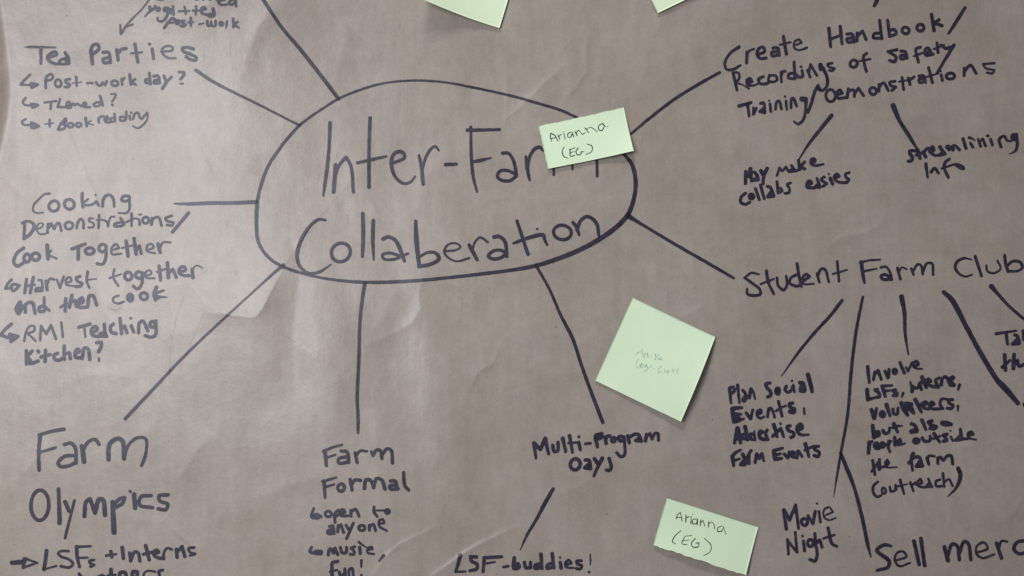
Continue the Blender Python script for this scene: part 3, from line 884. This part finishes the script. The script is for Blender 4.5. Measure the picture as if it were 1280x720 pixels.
@905 465 10.283 50
105,475,55 115,560 130,640,50 / 110,468,50 225,458,45 / 120,540,45 215,543,40 / 125,590,43 200,588,36 / 130,640,50 190,625 255,600,33 / 285,525,40 340,600,45 370,490,38 / 430,540,40 475,520 470,490,40 430,505 425,555 465,595 515,575,31 / 560,575,40 575,470 / 575,500 600,460 630,510 650,580,36 / 700,380,43 725,480 745,565,40 / 670,500,36 730,460 795,435,29 / 880,400,48 845,410 850,450 905,480 895,520 845,510
#punctuation_mark|comma after Events
@900 460 5.536 24
582,280,18 584,316,16
#note_word|Advertise
@905 520 10.283 52
135,345,40 155,250 175,160,60 195,250 212,345,45 / 145,290,36 200,300 / 270,140,52 290,230 300,300 / 280,225 240,245,43 240,290 290,290 / 310,240,38 320,300 345,250,36 385,220 400,300,36 / 345,225,36 355,300 400,305 / 390,195,24 400,290 / 445,245,36 500,205,43 470,190,43 450,225,48 470,285 520,300 560,300 / 555,180,43 535,225,40 560,290 / 640,115,55 665,190 680,265,40 / 625,260,43 690,200,40 730,160,43 765,265,40 / 722,98,33 727,100,33 / 850,125,43 810,140,45 830,185 890,215 895,255 860,275 / 940,180,48 1005,150,48 985,105,48 940,140 945,205 985,240,43 1090,240,26
#note_word|Farm
@905 520 10.283 52
110,530,55 125,640,40 / 105,520,48 150,470 212,435,36 / 120,575,40 200,550,31 / 240,490,48 265,540,55 / 270,560,52 215,625,48 265,625,48 / 300,600,48 315,500,43 / 320,610,43 325,480 350,445,40 / 400,595,43 420,490,48 / 425,500,48 455,545,45 485,490,48 512,580,31
#note_word|Events
@905 520 10.283 52
640,455,57 655,550,52 / 640,445,52 755,412,38 / 660,500,43 725,485,36 / 655,555,50 740,545,40 / 775,490,43 820,540,40 840,460,40 / 865,505,36 905,480,40 885,460 860,490 870,520 940,535 / 935,540,43 950,450,43 / 960,455,43 1005,520,36 / 1045,360,55 1070,440 1090,520,40 / 1040,440,40 1120,400,36 / 1215,390,40 1150,395,43 1165,430 1225,470 1205,520 1160,505
#note_word|Involve
@1070 440 8 33
116,148,38 132,305,28 / 175,275 190,200 / 190,215 220,185 252,272 / 290,192 318,258 / 330,175 325,250,32 / O 388,195 17,20 / 384,192,28 392,200,28 / 440,108,36 482,208,34 / 500,155 520,192 562,105,26 / 580,148,34 622,120,34 600,92 575,120 590,160 662,168,18
#note_word|LSFs
@1075 470 9.846 50
88,170,52 95,290,48 / 95,290,45 190,265,31 / 215,165,43 185,170 235,215 240,255 205,260 / 280,145,50 310,250,40 / 270,125,45 395,115,33 / 300,185,38 375,178,29 / 435,170,43 405,180 450,210 450,240 410,240
#punctuation_mark|comma after LSFs
@1070 440 8 33
472,412,30 458,448,20
#note_word|interns
@1075 470 9.846 50
620,75,29 640,150,45 640,190,48 / 640,130,52 700,150,36 735,90,45 755,165,40 / 765,15,52 815,140,40 / 760,70,48 810,50,40 / 815,80,40 870,65,43 845,40 815,60 850,110 910,130 965,135 / 960,130,40 930,50,36 980,20,33 / 1000,110,43 1010,40 1050,10,40 1110,70,52 / 1140,20,60 1100,60,67 1150,110,55 1110,110,48
#punctuation_mark|comma after interns
@1070 440 8 31
1036,328,32 1022,376,24
#note_word|volunteers
@1075 470 9.846 50
140,415,48 175,515,55 205,400,38 / O 275,470 22,26 / 270,470,36 280,472,36 / 325,355,55 370,490,36 / 405,410,43 415,465,40 455,470 470,395,38 / 510,335,57 540,400,67 585,480,43 / 560,380,79 620,400,71 660,455,43 / 560,330,36 625,350,60 / 680,290,52 755,440,40 / 730,360,48 790,340 / 770,360,43 830,340,40 805,320,40 765,345 790,395 850,405 / 855,370,40 910,345,40 885,320,38 860,350 885,400 950,405 1020,400 / 1010,395,40 985,340,36 1005,285,36 1070,285,33 / 1140,290,40 1085,300 1100,335 1145,365 1120,400 1075,395
#punctuation_mark|comma after volunteers
@1070 440 8 32
1020,540,28 1020,585,20
#note_word|but
@1075 520 8.533 39
135,105,43 150,230,40 / 150,215,52 200,200,45 195,170,40 150,175,40 / 245,155,38 265,185 305,175 315,130,33 / 360,85,45 400,170,33 / 345,125,33 380,110,36 450,105,17
#note_word|also
@1075 520 8.533 39
550,85,40 585,100 610,150,38 / 590,150,52 550,165,50 600,160,48 / 660,45,43 685,100 702,145,29 / 765,55,43 730,65 760,95,40 815,115,40 790,135 750,130 / 880,75,55 920,82,64 970,88,45
#note_word|people
@1075 520 8.533 39
100,280,43 90,395,40 / 95,290,40 130,272,31 / 155,325,36 190,305,36 175,285,33 150,310 170,345 205,345 / O 240,308 18,22 / 235,308,29 245,308,29 / 310,270,40 300,330 320,380,31 / 310,275,40 330,270,31 / 370,230,36 375,305,40 / 375,300,38 430,290,43 425,250,36 395,280 410,310 480,292,19
#note_word|outside
@1075 520 8.533 39
O 600,265 26,20 / 665,235,40 690,270,36 745,260 750,215,31 / 790,190,43 850,280,31 / 785,240,31 855,215,24 / 925,195,40 890,205 915,235,38 925,260 890,268 / 970,225,29 990,262,31 / 964,158,20 966,158,20 / 1070,140,33 1080,225,45 / 1060,220,36 1025,255,43 1085,245 / 1080,240,36 1150,245,29 / 1155,205,33 1205,195 1185,170,33 1150,190 1165,235 1238,252,21
#note_word|the
@1075 520 8.533 39
135,475,36 160,625,29 / 125,590,31 205,480,31 / 208,465,31 205,565,40 / 210,545,31 275,540 / 265,540,31 305,500,31 290,470,29 270,500 285,545 395,545,17
#note_word|farm
@1075 520 8.533 39
570,400,40 550,430 560,580,29 / 520,500,36 580,440,36 630,440 655,500,40 / 640,490,48 605,535,43 665,530,43 / 715,450,38 735,515,33 / 715,460,33 740,425 795,430,26 / 830,505,36 830,445 / 835,450,36 860,440 885,475,31 930,425 970,425 990,510,36
#note_word|outreach
@1070 520 6.857 23
188,562,20 150,600,22 148,655,26 182,692,22 215,680 / O 238,640 17,24 / 290,608 300,645 332,638 338,592 / 338,600 345,628 / 378,548,26 412,668,20 / 362,602,18 442,582,14 / 465,570,24 492,642,22 / 475,595 508,572 / 520,590 565,572 552,540 525,570 540,602 590,612 / 620,538 645,600 / 632,575,28 600,608,26 650,605 / 722,545 685,560 690,600 735,602 / 745,492,24 757,605,22 / 757,570 795,542 828,600,20 / 875,448,34 892,490,38 890,545,34 855,620,24 785,692,8
#note_word|Movie
@960 540 4 16
78,390,16 92,485,18 / 80,390 108,440 138,366,17 153,482,15 / O 182,450 15,17 / 200,420 225,458 236,398 / 255,398,14 262,450 / 244,357,11 246,358,11 / 278,420 325,400 305,376 280,390 280,425 305,440 338,430,10
#note_word|Night
@960 540 4 16
98,538,16 102,610,15 / 98,542 145,602 136,502,14 / 177,545 183,594 / 172,520,12 173,521,12 / O 212,555 15,17 / 232,538 246,610 235,645 210,638 / 234,508 240,575 / 242,555 258,540 270,575 / 300,480,17 320,558 344,572,14 / 278,532,12 332,515,12
#large_heading_word|Sell
@960 540 4 18
615,570,14 580,565,18 545,592,19 605,645,20 600,675,18 545,692,16 / 640,642 692,622 675,598 645,605 634,640 655,670 710,655,12 / 730,546,20 756,662,19 / 765,533,19 783,667,19
#large_heading_word|merch
@960 540 4 18
882,575,20 900,642,22 / 898,620 922,560 945,570 957,638 / 955,610 982,548 1002,560 1014,638 / 1045,602 1098,582 1080,552 1045,570 1042,608 1072,630 1130,612,12 / 1143,556,19 1167,630,19 / 1155,580 1168,545 1195,548,13 / 1295,542,16 1245,552,18 1230,585,18 1255,608,17 1300,598,17
#note_word|cut off word starting Ta at the right edge
@1180 390 5.536 23
362,150,22 498,130,16 / 430,148,24 440,222,22 / 490,158 505,165 522,212 / 510,190,28 472,222,24 520,218 / 548,130 552,190
#note_word|cut off word starting th at the right edge
@1180 390 5.536 23
420,298,28 426,402,24 / 404,382,24 455,335,22 / 485,295,26 480,390,28 / 490,360 510,335 520,375 560,360
#note_word|dark tick at the right edge
@1180 390 5.536 23
556,636,24 560,650,24
"""
NOTE_TEXT = """
#title_note
@660 120 7.2 8
205,338 200,362 212,408,9 / 205,336 240,355 270,408,9 / 205,385 252,375 / 270,352,9 285,392 / 275,368,7 298,345,7 / 322,338,8 334,386 / 318,322,6 319,323,6 / 385,325 360,340 358,368 382,370 400,330 / 398,335 412,368 / 422,318,8 442,358 / 435,335,7 455,308 475,332 / 475,332 490,345 515,330 / 512,288,9 545,330 / 525,300,7 560,282 595,300 620,322 / 675,248 640,265 635,300 662,312 685,272 668,246 / 682,256 702,278 725,272,5
@660 120 7.2 8
325,455,7 308,500,9 322,545 362,560,6 / 378,478,9 384,542 418,536 / 370,486 422,466,6 / 380,512 416,500,6 / 452,468,9 432,498 445,530 474,524 480,502 / 476,504 505,500,6 / 530,432,6 575,452,9 572,500 520,526,6
#corner_note
@810 610 6.545 8
230,250,7 242,215 265,200 278,268 / 232,240,7 278,240,6 / 310,222 308,278 / 308,248,7 335,234,7 / 352,235 350,292 / 365,214,6 366,215,6 / 395,252 368,258 364,288 392,292 405,258 / 404,255 404,302 / 432,262 427,308 / 430,285,7 450,264 464,312 / 497,274 492,320 / 495,294,7 520,278 540,300 544,332 / 605,310 572,325 568,352 598,354 620,318 / 618,318 637,380,6
@810 610 6.545 7
270,348,5 218,395 200,440,8 228,458,5 / 302,394 358,388,5 / 298,400 278,455 318,463 / 286,430 335,425,5 / 385,414,8 355,450 366,482 412,478 416,446 392,452 / 462,412,6 515,468,8 508,520 455,553,5
#pencil_note
@760 400 9 9
305,390,5 380,340 385,325 395,415,11 / 330,365,6 360,360,7 / 410,415 415,375 / 415,390 440,370 450,420 / 482,400,7 484,415,7 / 530,380,10 535,445 / 570,390,8 545,415 575,445 / 600,420,9 575,430 580,447 600,440 605,450
@760 400 9 9
345,435,6 315,490 320,530 350,540 / 358,520 385,500 375,490 358,510 370,535 395,525 / 400,500 415,535 430,500 / 435,510 445,540 / 492,510 430,565 388,595,5 / 512,548,5 525,548,5 / 600,520,7 565,560 570,605 605,580 590,575,6 / 632,555 640,595,7 / O 672,580 12,13 / 728,540,7 735,605 / 712,575,6 750,560,5 / 788,545,11 775,590 795,608,6 / 745,568,5 800,556,5
"""

for k, (name, lab, strokes) in enumerate(parse(INK_TEXT)):
    P2, Fc = ink_outline(strokes, 0.36, 0.13, 100 + k, INK_WIDTH)
    x, y = plane(P2[:, 0], P2[:, 1], 0.004)
    for _ in range(4):
        z = sheet_z(x, y) + 0.00016
        x, y = plane(P2[:, 0], P2[:, 1], z)
    z = sheet_z(x, y) + 0.00016
    o = mesh_obj(name, np.stack([x, y, z], -1), Fc, ink, sheet)
    if lab:
        if name in ("title_word", "heading_word", "large_heading_word", "note_word") and not lab.startswith(("cut", "plus", "question")):
            lab = 'handwritten word "%s" in dark marker' % lab
        o["label"] = lab

# ------------------------------------------------------------------ sticky notes
def note_surface(corners, lift, clear=0.0007):
    """corners: photo spots of top-left, top-right, bottom-right, bottom-left. lift(s,t) in metres"""
    C = []
    for (u, v), (s, t) in zip(corners, ((0, 0), (1, 0), (1, 1), (0, 1))):
        lf = 0.0007 + float(lift(np.array(s, float), np.array(t, float)))
        x, y = plane(u, v, 0.005 + lf)
        for _ in range(4):
            x, y = plane(u, v, sheet_z(x, y) + lf)
        C.append((float(x), float(y)))
    C = np.array(C)
    def surf(s, t):
        s = np.asarray(s, float); t = np.asarray(t, float)
        xy = (C[0] * ((1 - s) * (1 - t))[..., None] + C[1] * (s * (1 - t))[..., None]
              + C[2] * (s * t)[..., None] + C[3] * ((1 - s) * t)[..., None])
        x, y = xy[..., 0], xy[..., 1]
        a = np.maximum.reduce([sheet_z(x, y), sheet_z(x + 0.002, y), sheet_z(x - 0.002, y), sheet_z(x, y + 0.002), sheet_z(x, y - 0.002)])
        # stiff note bridges small hollows of the sheet
        far = (sheet_z(x + 0.012, y) + sheet_z(x - 0.012, y) + sheet_z(x, y + 0.012) + sheet_z(x, y - 0.012)) / 4
        z = np.maximum(a, 0.5 * a + 0.5 * far) + clear + lift(s, t)
        return x, y, z
    return C, surf

def inv_bilinear(C, x, y):
    s = np.full(x.shape, 0.5); t = np.full(x.shape, 0.5)
    for _ in range(12):
        px = C[0, 0] * (1 - s) * (1 - t) + C[1, 0] * s * (1 - t) + C[2, 0] * s * t + C[3, 0] * (1 - s) * t - x
        py = C[0, 1] * (1 - s) * (1 - t) + C[1, 1] * s * (1 - t) + C[2, 1] * s * t + C[3, 1] * (1 - s) * t - y
        ax = (C[1, 0] - C[0, 0]) * (1 - t) + (C[2, 0] - C[3, 0]) * t
        ay = (C[1, 1] - C[0, 1]) * (1 - t) + (C[2, 1] - C[3, 1]) * t
        bx = (C[3, 0] - C[0, 0]) * (1 - s) + (C[2, 0] - C[1, 0]) * s
        by = (C[3, 1] - C[0, 1]) * (1 - s) + (C[2, 1] - C[1, 1]) * s
        det = ax * by - ay * bx
        s = s - (px * by - py * bx) / det
        t = t - (ax * py - ay * px) / det
    return s, t

def sheet_mesh(surf, torn, seed, N=48, thick=0.00013):
    s1 = np.linspace(0, 1, N + 1)
    S, T = np.meshgrid(s1, s1, indexing='ij')
    S2, T2 = S.copy(), T.copy()
    for side, amp in torn.items():
        q = s1 * 9.0 + seed
        n = amp * (vnoise(q, q * 0 + 3.3, seed) + 0.7 * vnoise(q * 3.1, q * 0 + 1.3, seed + 1) + 0.5 * vnoise(q * 8.1, q * 0 + 1.3, seed + 2))
        if side == 'top':
            T2 = T2 + n[:, None] * (1 - T) ** 8
        elif side == 'bottom':
            T2 = T2 + n[:, None] * T ** 8
        elif side == 'left':
            S2 = S2 + n[None, :] * (1 - S) ** 8
    x, y, z = surf(S2, T2)
    top = np.stack([x, y, z + thick], -1).reshape(-1, 3)
    bot = np.stack([x, y, z], -1).reshape(-1, 3)
    n1 = (N + 1) ** 2
    idx = np.arange(n1).reshape(N + 1, N + 1)
    F = []
    for i in range(N):
        for j in range(N):
            a, b_, c_, d_ = idx[i, j], idx[i, j + 1], idx[i + 1, j + 1], idx[i + 1, j]
            F.append((a, b_, c_, d_))
            F.append((d_ + n1, c_ + n1, b_ + n1, a + n1))
    def rim(L):
        for a, b_ in zip(L[:-1], L[1:]):
            F.append((a, a + n1, b_ + n1, b_))
    rim(list(idx[:, 0])[::-1] if False else list(idx[:, 0]))
    rim(list(idx[N, :]))
    rim(list(idx[::-1, N]))
    rim(list(idx[0, ::-1]))
    return np.vstack([top, bot]), F

def place_note(label, corners, lift, mat, torn=None, seed=5, words=None, pen_mat=None, group="pale green sticky notes on the brown paper"):
    C, surf = note_surface(corners, lift)
    V, F = sheet_mesh(surf, torn or {}, seed)
    if not words:
        o = mesh_obj("sticky_note", V, F, mat)
        top = o
    else:
        mid = V.mean(0)
        top = empty("sticky_note", (float(mid[0]), float(mid[1]), float(V[:, 2].min())))
        mesh_obj("note_sheet", V, F, mat, top)
        for k, strokes in enumerate(words):
            P2, Fc = ink_outline(strokes, 0.20, 0.10, 500 + 7 * seed + k)
            x, y = plane(P2[:, 0], P2[:, 1], 0.006)
            for _ in range(3):
                s, t = inv_bilinear(C, x, y)
                _, _, z = surf(s, t)
                x, y = plane(P2[:, 0], P2[:, 1], z)
            s, t = inv_bilinear(C, x, y)
            x, y, z = surf(s, t)
            mesh_obj("written_line", np.stack([x, y, z + 0.00013 + 0.00008], -1), Fc, pen_mat, top)
    top["label"] = label
    top["category"] = "sticky note"
    top["group"] = group
    return top

def parse_notes(text):
    out = {}; cur = None
    ox = oy = 0; s = 1; wd = 1
    for blk in text.strip().split('#')[1:]:
        lines = blk.strip().splitlines()
        L = []
        for a, b_ in zip(lines[1::2], lines[2::2]):
            L.append(parse("#x\n" + a + "\n" + b_)[0][2])
        out[lines[0]] = L
    return out
NW = parse_notes(NOTE_TEXT)

place_note("half-size sticky note with black pen writing, stuck over the end of the title",
           [(672.5, 157.5), (779.7, 134.2), (792.0, 188.5), (684.6, 211.0)],
           lambda s, t: 0.0012 * t + 0.0045 * np.clip(s - 0.35, 0, 1) ** 2 * t ** 2 * 2.2 + 0.0008 * (1 - s) ** 4,
           note_green, {'top': 0.012, 'left': 0.004}, 5, NW['title_note'], pen_ink)
place_note("square tilted sticky note with faint grey pencil writing, right of the line to Multi-Program Days",
           [(790.2, 371.5), (894.0, 421.0), (851.0, 527.0), (743.2, 475.3)],
           lambda s, t: 0.0010 * t + 0.0042 * s ** 3 * (0.25 + 0.9 * np.sin(np.pi * np.clip(t * 0.9 + 0.05, 0, 1))) + 0.0012 * s * t,
           note_green, {}, 11, NW['pencil_note'], pencil)
place_note("half-size sticky note with black pen writing and a torn lower edge, left of Movie Night",
           [(832.6, 622.0), (947.8, 658.8), (932.3, 718.8), (815.8, 681.0)],
           lambda s, t: 0.0006 + 0.0032 * t ** 2 * (0.45 + 0.55 * np.sin(np.pi * s)) + 0.001 * s * t,
           note_green, {'bottom': 0.014}, 17, NW['corner_note'], pen_ink)
place_note("blank sticky note at the top edge with its left corner curled up",
           [(552, -103), (656, -68), (624.4, 35.2), (518.5, -5.0)],
           lambda s, t: 0.0008 * t + 0.0135 * np.clip(1 - s, 0, 1) ** 1.7 * t ** 1.4,
           note_yellow, {}, 23)
place_note("corner of a blank sticky note left of the Create Handbook heading",
           [(773, -80), (869, -126), (920, -31), (822, 16.8)],
           lambda s, t: 0.0008 * t + 0.001 * s * t,
           note_yellow, {}, 29)
